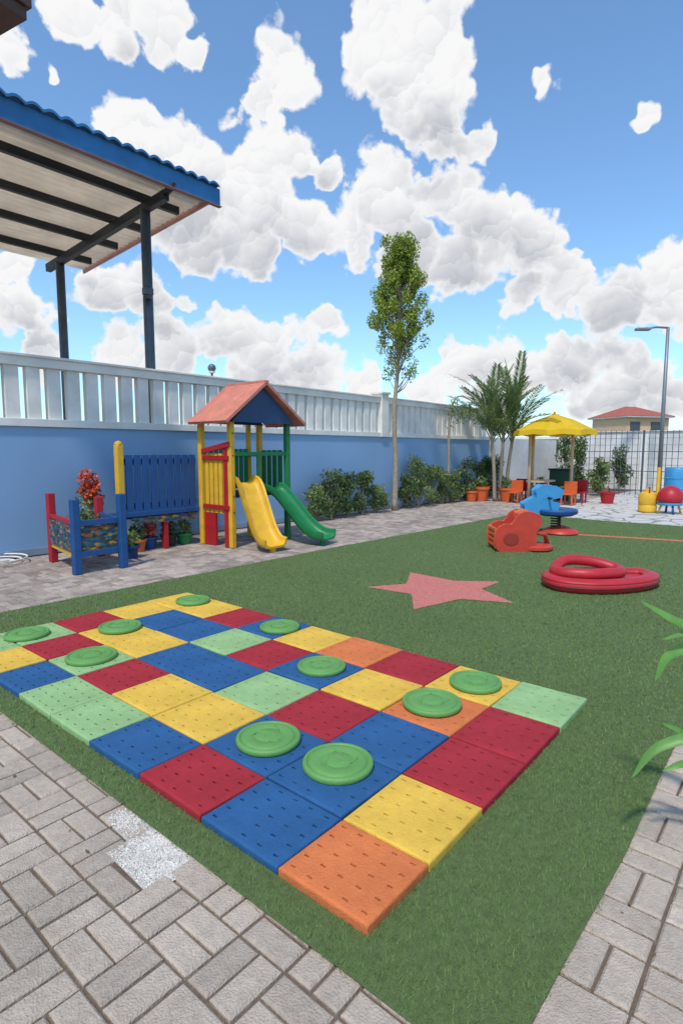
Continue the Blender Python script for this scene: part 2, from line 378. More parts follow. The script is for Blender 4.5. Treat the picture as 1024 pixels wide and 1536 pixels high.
nb=root('neighbour_roof_eave',(1.9,7.5,6.3)); q=Vector((2.5,7.2,6.24))-RGT*.62+Vector((0,0,.05))
addmesh('eave_board',*boxv(tuple(q),(1.6,1.5,.12),rz=.2),mat('eave_brown',(.10,.05,.04),.7),nb)
addmesh('eave_fascia',*boxv(tuple(q+Vector((0,0,.13))),(1.68,1.58,.12),rz=.2),mat('eave_brown',(.10,.05,.04),.7),nb)
# ------------------------------------------------------------------ playground tower
pt=root('playground_tower',(6.2,7.2,0))
X0,X1,Y0,Y1=5.60,6.78,6.90,7.58
def post(name,x,y,z,m,par=pt,w=.085): return box(name,(x,y,z/2),(w,w,z),m,par,bevel=.012)
post('post_1',X0,Y0,1.93,P_yel); post('post_2',X0-.04,Y1,1.93,P_yel); post('post_3',X1,Y0,1.93,P_grn); post('post_4',X1,Y1,1.93,P_yel); post('post_5',X1-.22,Y1+.03,1.93,P_yel,w=.07)
box('platform',((X0+X1)/2,(Y0+Y1)/2,.80),(X1-X0+.02,Y1-Y0+.02,.06),P_navy,pt)
ex0,ex1,ey0,ey1=5.35,6.98,6.66,7.60; ez,az_,mx_=1.89,2.50,6.13
t=.05
def slab(name,pts,th,m):
    p=[Vector(q) for q in pts]; nrm=(p[1]-p[0]).cross(p[3]-p[0]).normalized()*th
    V=[tuple(q) for q in p]+[tuple(q+nrm) for q in p]
    return addmesh(name,V,[(3,2,1,0),(4,5,6,7),(0,1,5,4),(1,2,6,5),(2,3,7,6),(3,0,4,7)],m,pt,bevel=.006)
slab('roof_left',[(ex0,ey1,ez),(ex0,ey0,ez),(mx_,ey0,az_),(mx_,ey1,az_)],t,P_sal)
slab('roof_right',[(ex1,ey0,ez),(ex1,ey1,ez),(mx_,ey1,az_),(mx_,ey0,az_)],t,P_sal)
box('ridge_cap',(mx_,(ey0+ey1)/2,az_+.045),(.09,ey1-ey0,.05),P_sal,pt)
for yy,nm in((ey0+.10,'gable_front'),(ey1-.1,'gable_back')):
    V=[(ex0+.16,yy,ez+.03),(ex1-.16,yy,ez+.03),(mx_,yy,az_-.02),(ex0+.16,yy+.02,ez+.03),(ex1-.16,yy+.02,ez+.03),(mx_,yy+.02,az_-.02)]
    addmesh(nm,V,[(0,1,2),(5,4,3),(0,3,4,1),(1,4,5,2),(2,5,3,0)],P_navy,pt)
def slats(name,x0,x1,y0,y1,z0,z1,n,m,par,th=.03,fill=.72,slope=0):
    L=[]
    for i in range(n):
        f=(i+.5)/n; cx,cy=x0+(x1-x0)*f,y0+(y1-y0)*f; ln=math.hypot(x1-x0,y1-y0)/n*fill
        s=(ln,th,z1-z0-slope*f) if abs(x1-x0)>abs(y1-y0) else (th,ln,z1-z0-slope*f)
        L.append(((cx,cy,(z0+z1-slope*f)/2),s))
    return boxes(name,L,m,par,bevel=.006)
slats('gate_slats',X0-.02,X0-.02,Y1-.06,Y0+.06,.52,1.45,5,P_yel,pt)
boxes('gate_rails',[((X0-.05,(Y0+Y1)/2,.62),(.03,Y1-Y0,.07)),((X0-.05,(Y0+Y1)/2,1.38),(.03,Y1-Y0,.07))],P_red,pt)
box('gate_top',(X0-.05,(Y0+Y1)/2,1.53),(.05,Y1-Y0+.06,.08),P_red,pt,M=Matrix.Rotation(R(-9),3,'X'))
box('gate_post',(X0-.01,Y0+.085,.78),(.085,.085,1.56),P_red,pt)
box('gate_panel',(X0-.02,Y1-.17,.26),(.05,.30,.52),P_red,pt)
slats('back_slats',X0+.1,X1-.26,Y1,Y1,.86,1.52,8,P_grn,pt)
boxes('back_rails',[(((X0+X1)/2,Y1-.03,.92),(X1-X0-.1,.03,.06)),(((X0+X1)/2,Y1-.03,1.42),(X1-X0-.1,.03,.06))],P_grn,pt)
slats('side_slats',X1,X1,Y0+.1,Y1-.05,.86,1.5,4,P_grn,pt)
boxes('front_rails',[(((X0+X1)/2+.02,Y0,1.44),(X1-X0-.08,.04,.06))],P_grn,pt)
slats('front_slats',6.10,6.20,Y0,Y0,.83,1.42,1,P_grn,pt)
def slide(name,pts,w,m,wall=.10):
    V=[];n=len(pts); pts=[Vector(p) for p in pts]
    prof=[(-.5,1),(-.5,.55),(-.42,.12),(-.25,0),(.25,0),(.42,.12),(.5,.55),(.5,1)]
    inner=[(x*w,z*wall) for x,z in prof]; outer=[(x*(w+.06)/1,z*wall*1.0-(.03 if z<.9 else -.015)) for x,z in reversed(prof)]
    ring=inner[:]+outer; k=len(ring)
    for i,p in enumerate(pts):
        t=(pts[min(i+1,n-1)]-pts[max(i-1,0)]).normalized(); side=Vector((-t.y,t.x,0)).normalized(); up=t.cross(-side); 
        if up.z<0: up=-up
        for x,z in ring: V.append(tuple(p+side*x+up*z))
    F=[]
    for i in range(n-1):
        for j in range(k): a=i*k+j;b=i*k+(j+1)%k;F.append((a,b,b+k,a+k))
    F.append(tuple(range(k)));F.append(tuple(range((n-1)*k,n*k)))
    ob=addmesh(name,V,F,m,pt,smooth=True); e=ob.modifiers.new('es','EDGE_SPLIT');e.split_angle=R(50)
    return ob
def smoothpath(ctrl,n=22):
    c=[Vector(p) for p in ctrl]; c=[c[0]*2-c[1]]+c+[c[-1]*2-c[-2]]; out=[]
    m=len(c)-3
    for s in range(m):
        for i in range(n//m+1):
            t=i/(n//m+1); p0,p1,p2,p3=c[s:s+4]
            out.append(.5*((2*p1)+(p2-p0)*t+(2*p0-5*p1+4*p2-p3)*t*t+(3*p1-p0-3*p2+p3)*t**3))
    out.append(c[-2]); return out
slide('yellow_slide',smoothpath([(5.86,6.98,1.00),(5.86,6.84,.96),(5.83,6.66,.66),(5.80,6.46,.30),(5.78,6.28,.12),(5.77,6.12,.09)]),.36,P_yel,.10)
slide('green_slide',smoothpath([(6.42,6.98,.84),(6.45,6.82,.82),(6.53,6.62,.60),(6.63,6.36,.28),(6.70,6.14,.13),(6.75,5.94,.11)]),.40,P_grn,.11)
lathe('slide_foot',[(.05,0),(.05,.07)],(5.78,6.2,0),P_yel,pt); lathe('slide_foot',[(.05,0),(.05,.09)],(6.72,6.05,0),P_grn,pt)
bolts=[]
for (x,y) in((X0,Y0),(X1,Y0)):
    for z in(.55,.80,1.42,1.75): bolts.append(tubev([(x,y-.043,z),(x,y-.052,z)],.013,8))
addmesh('bolts',*merge(bolts),M_steel,pt)
br=root('play_bridge',(4.9,7.7,0))
post('end_post',4.22,7.68,1.58,P_yel,br,.10)
lathe('post_cap',[(.055,0),(.05,.03),(.01,.05)],(4.22,7.68,1.58),P_yel,br)
slats('blue_slats',4.29,5.50,7.66,7.66,.60,1.43,9,P_blue,br,fill=.80)
boxes('blue_rails',[((4.9,7.695,1.33),(1.24,.03,.09)),((4.9,7.695,.68),(1.24,.03,.09)),((4.9,7.63,.57),(1.24,.06,.07))],P_blue,br)
box('deck',(4.9,7.95,.52),(1.3,.5,.05),P_navy,br)
box('red_leg',(4.92,7.66,.27),(.07,.07,.54),P_red,br); box('leg',(4.3,8.15,.26),(.07,.07,.5),P_navy,br)
mm=bpy.data.materials.new('mosaic_panel'); mm.use_nodes=True; nt=mm.node_tree;n=nt.nodes;l=nt.links
tc=n.new('ShaderNodeTexCoord'); mp=n.new('ShaderNodeMapping'); mp.inputs['Scale'].default_value=(1,1,2.2); l.new(tc.outputs['Object'],mp.inputs[0]); vo=n.new('ShaderNodeTexVoronoi'); vo.distance='MANHATTAN'; vo.inputs['Scale'].default_value=17; l.new(mp.outputs[0],vo.inputs['Vector'])
sp=n.new('ShaderNodeSeparateColor'); l.new(vo.outputs['Color'],sp.inputs[0]); cr=n.new('ShaderNodeValToRGB'); cr.color_ramp.interpolation='CONSTANT'
cols=[(.02,.08,.12),(.05,.03,.02),(.02,.14,.18),(.35,.22,.04),(.02,.05,.10),(.28,.07,.03),(.03,.08,.05),(.02,.02,.03)]
e=cr.color_ramp.elements; e[0].color=cols[0]+(1,); e[1].position=.14; e[1].color=cols[1]+(1,)
for i,c in enumerate(cols[2:]): q=e.new(.28+i*.12); q.color=c+(1,)
l.new(sp.outputs[0],cr.inputs[0]); l.new(cr.outputs[0],n['Principled BSDF'].inputs['Base Color']); n['Principled BSDF'].inputs['Roughness'].default_value=.4
box('mosaic_valance',(4.9,7.62,.47),(1.1,.02,.10),mm,br,bevel=0)
pb=root('planter_bench',(3.5,7.3,0))
for nm,x,y,z,m in(('post_front_left',3.17,6.85,.91,P_blue),('post_front_right',3.74,6.80,.95,P_blue),('post_back_left',3.33,7.87,.93,P_red),('post_back_right',3.95,7.80,.85,P_red)):
    post(nm,x,y,z,m,pb,.095); 
boxes('front_rail',[((3.455,6.825,.24),(.50,.04,.07)),((3.455,6.825,.62),(.50,.04,.07))],P_blue,pb)
box('mosaic_front',(3.455,6.84,.43),(.50,.03,.32),mm,pb,bevel=0)
box('mosaic_side',(3.22,7.36,.43),(.03,.92,.32),mm,pb,bevel=0,M=Matrix.Rotation(-.16,3,'Z'))
box('side_rail',(3.24,7.36,.24),(.04,.93,.06),P_yel,pb,M=Matrix.Rotation(-.16,3,'Z'))
box('side_rail_top',(3.24,7.36,.63),(.04,.93,.06),P_red,pb,M=Matrix.Rotation(-.16,3,'Z'))
box('right_rail',(3.85,7.3,.60),(.04,.92,.07),P_blue,pb,M=Matrix.Rotation(-.2,3,'Z'))
box('soil',(3.52,7.34,.5),(.5,.85,.04),M_joint,pb,bevel=0)
gh=root('garden_hose',(2.85,8.3,0)); tube('coil',[(2.85+(.16+.004*k)*math.cos(k*.35),8.3+(.16+.004*k)*math.sin(k*.35),.015+.0015*k) for k in range(50)],.012,M_white,gh,8)
# ------------------------------------------------------------------ foliage
def leaves(name,clusters,size,m,parent=None,up=.3,aspect=2.4):
    C=[]
    for (cx,cy,cz,rx,ry,rz_,n) in clusters:
        u=rng.normal(size=(n,3)); u/=np.linalg.norm(u,axis=1)[:,None]; r=rng.random(n)**.45
        C.append(np.array([cx,cy,cz])+u*r[:,None]*np.array([rx,ry,rz_]))
    P=np.concatenate(C); n=len(P)
    d1=rng.normal(size=(n,3)); d1[:,2]+=up; d1/=np.linalg.norm(d1,axis=1)[:,None]
    d2=np.cross(d1,rng.normal(size=(n,3))); d2/=np.linalg.norm(d2,axis=1)[:,None]
    s=size*rng.uniform(.6,1.3,n)[:,None]
    co=np.stack([P-d1*s*.5,P+d2*s*.5/aspect,P+d1*s*.5,P-d2*s*.5/aspect],1)
    ob=trimesh(name,co,[m],None,4)
    if parent: ob.parent=parent; ob.matrix_parent_inverse=Matrix.Translation(-parent.location)
    return ob
tt=root('columnar_tree',(11.7,8.2,0)); tx,ty=11.72,8.15
tr=[(tx,ty,0),(tx+.03,ty,1.2),(tx-.02,ty+.02,2.4),(tx+.08,ty,3.4),(tx+.14,ty,4.6),(tx+.12,ty,5.8),(tx+.14,ty,6.4)]
tube('trunk',smoothpath(tr,30),list(np.linspace(.075,.012,len(smoothpath(tr,30)))),M_bark,tt)
cl=[];br_=[]
for i in range(135):
    f=random.random()**.9; z=3.3+f*3.2
    R_=.30+.42*math.sin(min(1,(f*1.05+.12))*math.pi)**.7 if f<.88 else .36
    if f<.2: R_*=.75
    an=random.uniform(0,6.28); rr=R_*random.uniform(.2,1.0); x=tx+.14+rr*math.cos(an);y=ty+rr*math.sin(an)
    dn=1 if f>.28 else .35
    cl.append((x,y,z,.15,.15,.22,int(random.uniform(110,240)*dn)))
    br_.append(tubev([(tx+.1,ty,max(2.9,z-.55)),(tx+.1+(x-tx-.1)*.5,ty+(y-ty)*.5,z-.3),(x,y,z)],[.016,.01,.004],5))
addmesh('limbs',*merge(br_),M_bark,tt)
leaves('crown',cl,.08,M_leafY,tt)
st=root('drooping_sapling',(14.4,8.2,0)); sx,sy=14.4,8.2
p=smoothpath([(sx,sy,0),(sx+.05,sy,1.2),(sx+.05,sy,2.2),(sx+.2,sy-.1,2.95),(sx+.5,sy-.4,2.9),(sx+.8,sy-.7,2.5)],30)
tube('trunk',p,list(np.linspace(.045,.008,len(p))),M_bark,st)
leaves('crown',[(sx+.1+.13*i,sy-.1-.12*i,2.65-.04*i+random.uniform(-.15,.1),.16,.16,.30,110) for i in range(7)]+[(sx+.15,sy,2.3,.2,.2,.3,60)],.11,M_leafM,st,up=-1.2,aspect=4)
def fronds(name,base,n,lmin,lmax,parent,m,tilt=(.15,.9),ll=.34):
    quads=[];stems=[]
    for i in range(n):
        az=i*2.399+random.uniform(-.3,.3); L=random.uniform(lmin,lmax); ti=random.uniform(*tilt)
        bx_,by_,bz_=base[i%len(base)]; pts=[]
        p=Vector((bx_,by_,bz_)); a=ti*.45
        for s in range(15):
            pts.append(p.copy()); a+= ti*.9/15
            dr=Vector((math.cos(az)*math.sin(a),math.sin(az)*math.sin(a),math.cos(a))); p=p+dr*L/15
        stems.append(tubev(pts,list(np.linspace(.016,.003,15)),5))
        for s in range(3,15):
            for sub in(0,.33,.66):
                q=pts[s]+(pts[s]-pts[s-1])*sub; t=(pts[s]-pts[s-1]).normalized(); sd=t.cross(Vector((0,0,1)))
                if sd.length<.05: sd=Vector((math.sin(az),-math.cos(az),0))
                sd.normalize(); le=ll*math.sin(math.pi*(s+sub-1)/15.5)**.6*random.uniform(.8,1.1)
                for sg in(-1,1):
                    dr=(sd*sg*.75+t*.85+Vector((0,0,random.uniform(-.2,.15)))).normalized(); wv=t.cross(dr).normalized().cross(dr)*.02
                    quads.append([tuple(q-wv*.5),tuple(q+dr*le*.45+wv),tuple(q+dr*le),tuple(q+dr*le*.45-wv)])
    addmesh(name+'_stems',*merge(stems),m,parent)
    o=trimesh(name,np.array(quads),[m],None,4); o.parent=parent; o.matrix_parent_inverse=Matrix.Translation(-parent.location)
pm=root('feather_palm',(15.9,7.35,0))
tops=[]
for dx,dy,lx,ly in((0,0,.05,-.05),(-.12,.1,-.12,.12),(.12,-.12,.15,-.15)):
    p=smoothpath([(15.9+dx,7.3+dy,0),(15.9+dx+lx*.3,7.3+dy+ly*.3,1.0),(15.9+dx+lx,7.3+dy+ly,2.2)],12)
    tube('stem',p,list(np.linspace(.06,.04,len(p))),M_bark,pm); tops.append(tuple(p[-1])); tops.append(tuple(p[-4])); tops.append(tuple(p[-3]))
fronds('fronds',tops,46,1.3,2.6,pm,M_leafM,(.1,1.3),.30)
def shrub(x,y,h,w,m,n=900,name='wall_shrub',size=.075):
    r_=root(name,(x,y,0)); cl=[]
    for i in range(16):
        a=random.uniform(0,6.28);f=random.random();rr=w*.5*random.uniform(0,1)*(1-.45*f)
        cl.append((x+rr*math.cos(a),y+rr*.6*math.sin(a),h*(.15+.8*f),.14*w+.05,.12*w+.05,.16*h,n//16))
    leaves('foliage',cl,size,m,r_,up=.8)
    addmesh('stems',*merge([tubev([(x,y,0),(c[0],c[1],c[2])],[.012,.005],5) for c in cl[:9]]),M_bark,r_)
for x,h,w_ in((8.9,.75,.9),(9.4,1.1,1.0),(9.95,.95,.9),(10.5,1.05,.9),(11.1,.8,.8),(12.4,.85,.8),(12.9,1.3,1.0),(13.5,1.15,1.0),(14.1,.95,.9),(14.8,1.05,.9),(15.4,1.25,1.0),(16.3,1.15,.9),(16.9,1.3,.9),(17.5,1.3,.9)):
    shrub(x,8.2,h,w_,random.choice([M_leafD,M_leafM]),1700)
for x,y,h,w_ in((20.2,6.5,1.9,1.3),(20.0,5.7,1.2,1.1),(22.3,7.6,2.4,1.6),(22.8,5.8,1.6,1.2)):
    shrub(x,y,h,w_,M_leafD if h>1.5 else M_leafM,1700,'garden_shrub',.11)
fb=root('flower_bush',(4.0,8.25,0)); leaves('blooms',[(4.02,8.2,1.0,.17,.15,.24,420),(4.1,8.2,.8,.15,.12,.15,150)],.06,M_flower,fb,aspect=1.5)
leaves('foliage',[(4.05,8.25,.7,.2,.15,.35,300)],.07,M_leafM,fb); addmesh('stem',*tubev([(4.03,8.25,0),(4.03,8.22,.9)],.02,6),M_bark,fb)
pot=[(.09,0),(.12,.14),(.135,.15),(.135,.18),(.115,.18),(.11,.15)]
for i,(x,y,c) in enumerate([(4.15,7.35,M_leafM),(4.5,7.75,M_leafD),(4.75,7.85,M_flower),(5.1,7.85,M_leafD),(5.35,7.8,M_leafM)]):
    r_=root('potted_plant',(x,y,0)); lathe('pot',pot,(x,y,0),[P_navy,M_terra,P_blue,M_beam,P_grn][i],r_,20)
    leaves('foliage',[(x,y,.28,.13,.13,.14,260)],.06,c,r_,up=.8)
leaves('planter_foliage',[(3.5,7.3,.6,.2,.35,.1,350)],.06,M_leafD,pb,up=.8)
for x,y,s in((15.6,7.75,1.9),(15.95,7.1,1.8),(15.3,7.9,1.4),(17.3,6.6,1.8)):
    r_=root('orange_plant_pot',(x,y,0)); lathe('pot',[(r*s,z*s*1.25) for r,z in pot],(x,y,0),P_org,r_,24)
    leaves('foliage',[(x,y,.30*s,.11*s,.11*s,.09*s,200)],.09,M_leafM,r_,up=.8)
sp_=root('strap_leaf_plant',(2.52,.10,0))
def strap(pts,w,nm='leaf',roll=.9):
    w*=1.25; p=smoothpath(pts,18); V=[];F=[];n=len(p)
    for i,q in enumerate(p):
        t=(p[min(i+1,n-1)]-p[max(i-1,0)]).normalized(); s0=t.cross(Vector((0,0,1))).normalized(); u0=s0.cross(t); sd=s0*math.cos(roll)+u0*math.sin(roll); up=sd.cross(t)
        ww=w*(math.sin(math.pi*min(1,(.12+.88*i/(n-1))))**.6); ww=max(ww,.0008)
        V+=[tuple(q-sd*ww+up*ww*.35),tuple(q),tuple(q+sd*ww+up*ww*.35)]
    for i in range(n-1): a=3*i; F+=[(a,a+1,a+4,a+3),(a+1,a+2,a+5,a+4)]
    addmesh(nm,V,F,M_leafB,sp_,smooth=True)
strap([(2.50,.08,.05),(2.46,.14,.55),(2.43,.26,.80),(2.39,.40,.87),(2.36,.505,.93)],.016)
strap([(2.50,.08,.05),(2.47,.16,.50),(2.45,.28,.74),(2.42,.40,.73),(2.39,.445,.62)],.019)
strap([(2.52,.06,.05),(2.45,.15,.62),(2.42,.30,.82),(2.38,.43,.79)],.014)
strap([(2.50,.08,.05),(2.42,.16,.32),(2.34,.27,.46),(2.26,.40,.42),(2.19,.465,.31)],.017)
strap([(2.50,.08,.05),(2.44,.2,.30),(2.38,.33,.44),(2.30,.40,.50)],.012)
strap([(2.50,.08,.05),(2.41,.18,.25),(2.33,.30,.36),(2.26,.38,.34)],.014)
for i in range(7):
    a=random.uniform(-2.7,-.6); L=random.uniform(.3,.5); h_=random.uniform(.4,.8)
    strap([(2.50,.08,.05),(2.5+math.cos(a)*L*.3,.08+math.sin(a)*L*.3,h_*.75),(2.5+math.cos(a)*L*.7,.08+math.sin(a)*L*.7,h_),(2.5+math.cos(a)*L,.08+math.sin(a)*L,h_*.8)],.014)
# ------------------------------------------------------------------ toys on the lawn
P_inf=mat('inflatable_red',(.44,.022,.03),.45,.12,6,bump=.1,bscale=25,spec=.4,stain=.12,sscale=4)
def loc(r,f,z,c): q=Vector((c[0],c[1],0))+RGT*r+FWD*f; return (q.x,q.y,z)
def closed(name,pts,rad,m,par,seg=18,flat=1):
    pts=[Vector(p) for p in pts]; n=len(pts);V=[];F=[]
    for i in range(n):
        t=(pts[(i+1)%n]-pts[i-1]); t.z=0; t.normalize(); sd=t.cross(Vector((0,0,1))).normalized()
        for k in range(seg):
            a=2*math.pi*k/seg; V.append(tuple(pts[i]+sd*math.cos(a)*rad+Vector((0,0,1))*math.sin(a)*rad*flat))
    for i in range(n):
        for k in range(seg): a=i*seg+k;b=i*seg+(k+1)%seg;c=((i+1)%n)*seg; F.append((a,b,c+(k+1)%seg,c+k))
    return addmesh(name,V,F,m,par,smooth=True)
def crl(ctrl,n=8):
    c=[Vector(p) for p in ctrl];m=len(c);o=[]
    for s in range(m):
        p0,p1,p2,p3=c[s-1],c[s],c[(s+1)%m],c[(s+2)%m]
        for i in range(n):
            t=i/n;o.append(.5*((2*p1)+(p2-p0)*t+(2*p0-5*p1+4*p2-p3)*t*t+(3*p1-p0-3*p2+p3)*t**3))
    return o
FC=(6.52,1.79); fl=root('inflatable_float',(FC[0],FC[1],0))
base=[(-.54,.04),(-.47,-.18),(-.18,-.28),(.16,-.22),(.44,-.08),(.60,.12),(.56,.30),(.25,.34),(-.1,.32),(-.42,.24)]
closed('lower_tube',crl([loc(r,f,.082,FC) for r,f in base]),.088,P_inf,fl,flat=.90)
closed('seam_band',crl([loc(r,f,.072,FC) for r,f in base]),.0935,P_blk,fl,flat=.16)
closed('seam_piping',crl([loc(r,f,.120,FC) for r,f in base]),.086,P_inf,fl,flat=.4)
up_=[(-.48,.08,.185),(-.40,-.08,.185),(-.20,-.16,.19),(.02,-.11,.185),(.20,.0,.175),(.22,.16,.19),(.0,.27,.245),(-.30,.25,.26)]
closed('upper_ring',crl([loc(r,f,z,FC) for r,f,z in up_]),.060,P_inf,fl)
V=[loc(r*.95,f*.9,.11,FC) for r,f in base]; addmesh('floor',V,[tuple(range(len(V)))],P_inf,fl)
def prism(name,prof,f0,f1,c,m,par,bevel=.012):
    n=len(prof); V=[loc(r,f0,z,c) for r,z in prof]+[loc(r,f1,z,c) for r,z in prof]
    F=[tuple(range(n)),tuple(reversed(range(n,2*n)))]+[(i,(i+1)%n,(i+1)%n+n,i+n) for i in range(n)]
    return addmesh(name,V,F,m,par,bevel=bevel)
BR=(10.2,3.75); rb=root('blue_spring_rider',(BR[0],BR[1],0))
lathe('base_plate',[(.30,0),(.32,.02),(.30,.06),(.22,.10),(.1,.14)],loc(.22,0,.012,BR),P_ro,rb,28)
pts=[ (loc(.14,0,0,BR)[0]+.08*math.cos(t),loc(.14,0,0,BR)[1]+.08*math.sin(t),.13+.22*t/31) for t in np.linspace(0,31,120)]
tube('spring',pts,.014,P_blk,rb,6)
lathe('seat',[(.05,0),(.28,.0),(.36,.04),(.37,.09),(.34,.12),(.2,.10),(.01,.095)],loc(.14,0,.34,BR),P_blue,rb,32)
hp=[(-.42,.42),(-.10,.40),(.10,.47),(.12,.54),(-.04,.58),(.0,.66),(.16,.70),(.18,.78),(.06,.84),(-.16,.85),(-.24,.78),(-.22,.66),(-.34,.60),(-.44,.54)]
prism('animal_body',hp,-.13,.13,BR,P_sky,rb,.05)
tube('handle',[loc(-.05,-.26,.66,BR),loc(-.05,.26,.66,BR)],.02,P_blk,rb)
OR=(8.30,3.45); ro=root('red_rocking_seat',(OR[0],OR[1],0)); P_brn=paint('redbrown',(.28,.035,.02))
sideP=[(-.40,.06),(-.32,.01),(-.15,.0),(.04,.01),(.12,.06),(.13,.14),(.11,.24),(.16,.36),(.20,.46),(.18,.52),(.10,.56),(-.02,.57),(-.10,.53),(-.15,.45),(-.20,.39),(-.30,.39),(-.37,.36),(-.42,.28),(-.43,.16)]
prism('side_panel',sideP,-.24,-.17,OR,P_ro,ro,.03); prism('side_panel_back',sideP,.17,.24,OR,P_ro,ro,.03)
prism('body',[(-.36,.05),(.06,.05),(.04,.26),(-.34,.26)],-.17,.17,OR,P_brn,ro)
for i in range(4): prism('front_slat',[(-.445,.07+i*.075),(-.40,.07+i*.075),(-.40,.125+i*.075),(-.445,.125+i*.075)],-.21,.21,OR,P_org,ro,.01)
insP=[(-.22+.11*math.cos(a),.20+.085*math.sin(a)) for a in np.linspace(0,2*math.pi,16,endpoint=False)]
prism('side_opening',insP,-.252,-.243,OR,P_brn,ro,.003)
bk=[(.02,.28),(.12,.30),(.20,.45),(.17,.54),(.06,.58),(-.04,.55)]
prism('rounded_back',bk,-.17,.17,OR,P_org,ro,.03)
lathe('foot_plate',[(.2,0),(.26,.02),(.26,.06),(.18,.10),(.02,.11)],loc(.20,-.04,.012,OR),P_ro,ro,28)
tube('arm_loop',[loc(.1,-.21,.30,OR),loc(.30,-.16,.26,OR),loc(.38,-.05,.10,OR)],.035,P_ro,ro)
rb2=root('red_bucket',(17.2,4.67,0)); lathe('bucket',[(.15,0),(.20,.28),(.22,.29),(.22,.33),(.19,.33),(.15,.1)],(17.2,4.67,0),P_red,rb2,24)
tube('handle',[(17.0,4.67,.31),(17.05,4.67,.42),(17.2,4.67,.48),(17.35,4.67,.42),(17.4,4.67,.31)],.014,P_red,rb2)
yb=root('yellow_barrel',(15.4,3.26,0)); lathe('barrel',[(.17,0),(.20,.03),(.205,.16),(.19,.18),(.205,.2),(.205,.40),(.18,.46),(.10,.5),(.10,.55),(.02,.57)],(15.4,3.26,0),P_yel,yb,28)
tube('handle',[(15.25,3.2,.48),(15.3,3.2,.6),(15.45,3.25,.6),(15.5,3.26,.5)],.015,P_red,yb)
RC=(15.4,2.78); rc=root('red_dome_toy',(RC[0],RC[1],0))
lathe('dome',[(.24,.26),(.28,.30),(.29,.38),(.26,.50),(.18,.60),(.08,.65),(.01,.66)],(RC[0],RC[1],0),P_red,rc,28)
lathe('band',[(.25,.20),(.27,.22),(.27,.26),(.24,.27)],(RC[0],RC[1],0),P_sky,rc,28)
for k in range(4):
    a=k*1.57+.5; tube('leg',[(RC[0]+.18*math.cos(a),RC[1]+.18*math.sin(a),.22),(RC[0]+.25*math.cos(a),RC[1]+.25*math.sin(a),0)],.025,P_yel if k%2 else P_blue,rc,8)
bb=root('blue_barrel',(20.3,3.5,0)); lathe('barrel',[(.33,0),(.36,.05),(.36,.3),(.38,.32),(.36,.34),(.36,.62),(.38,.64),(.36,.66),(.36,.92),(.32,.97),(.01,.98)],(20.3,3.5,0),P_sky,bb,28)
yp=root('yellow_bollard',(20.2,4.0,0)); lathe('post',[(.06,0),(.06,.9),(.05,.95),(.01,.96)],(20.2,4.0,0),P_yel,yp,16)
uc=(16.1,5.85); um=root('yellow_shade_umbrella',(uc[0],uc[1],0))
M_fab=mat('canvas_yellow',(.80,.52,.02),.8,.08,4,transl=.3)
V=[(uc[0],uc[1],2.50)];F=[];n=8
for ring,(r,z) in enumerate(((.5,2.33),(1.10,2.02),(1.12,1.88))):
    for k in range(n*2):
        a=2*math.pi*k/(n*2)+.2; s=1 if k%2==0 else .9; V.append((uc[0]+r*s*math.cos(a),uc[1]+r*s*math.sin(a),z-(.0 if k%2==0 else (-.045 if ring else 0))))
for k in range(16): F.append((0,1+k,1+(k+1)%16))
for r_ in range(2):
    for k in range(16): a=1+r_*16+k;b=1+r_*16+(k+1)%16;F.append((a,a+16,b+16,b))
addmesh('canopy',V,F,M_fab,um)
lathe('finial',[(.03,0),(.03,.06),(.01,.08)],(uc[0],uc[1],2.49),M_fab,um,12)
M_wood=mat('pale_wood',(.50,.36,.22),.7,.15,10)
for x,y in((16.5,5.46),(15.7,6.35),(16.3,6.5)): tube('pole',[(x,y,0),(x,y,2.05)],.045,M_wood,um,10)
addmesh('ribs',*merge([tubev([(uc[0],uc[1],2.44),(uc[0]+1.05*math.cos(2*math.pi*k/8+.2),uc[1]+1.05*math.sin(2*math.pi*k/8+.2),1.99)],.012,5) for k in range(8)]),M_wood,um)
box('shelf',(16.2,6.2,.62),(.9,.5,.05),M_wood,um)
tb=root('toy_bin',(15.9,6.0,0)); box('bin',(15.9,6.0,.2),(.5,.4,.4),P_sky,tb,bevel=.03); lathe('ball',[(.01,-.12)]+[(.12*math.cos(a),.12*math.sin(a)) for a in np.linspace(-1.4,1.4,11)]+[(.01,.12)],(15.9,6.0,.48),P_red,tb,20)
gc=root('dark_storage_cabinet',(17.6,6.1,0)); box('body',(17.6,6.1,.45),(.5,.6,.9),mat('dark_green',(.02,.07,.045),.5),gc,bevel=.02); box('lid',(17.6,6.1,.92),(.56,.66,.05),P_blk,gc)
for x,y,mm_ in((16.6,7.0,P_red),(15.7,6.75,P_org),(16.0,5.35,P_org),(16.9,5.35,P_red)):
    ch=root('toy_chair',(x,y,0))
    boxes('seat',[((x,y,.30),(.34,.34,.04)),((x+.16,y,.48),(.04,.34,.32))],mm_,ch)
    boxes('legs',[((x+dx,y+dy,.14),(.04,.04,.28)) for dx in(-.14,.14) for dy in(-.14,.14)],mm_,ch)
tbx=root('yellow_toy_table',(17.3,5.7,0)); boxes('top',[((17.3,5.7,.42),(.6,.5,.04))],P_yel,tbx); boxes('legs',[((17.3+dx,5.7+dy,.20),(.05,.05,.40)) for dx in(-.25,.25) for dy in(-.2,.2)],P_sky,tbx)
sl=root('street_lamp',(22.3,4.4,0)); M_gal=mat('galvanised',(.22,.23,.24),.5,.1,4,metal=.5)
tube('pole',[(22.3,4.4,0),(22.3,4.4,3),(22.3,4.4,5.62)],[.085,.065,.05],M_gal,sl)
e=Vector((22.3,4.4,5.6))-RGT*.85
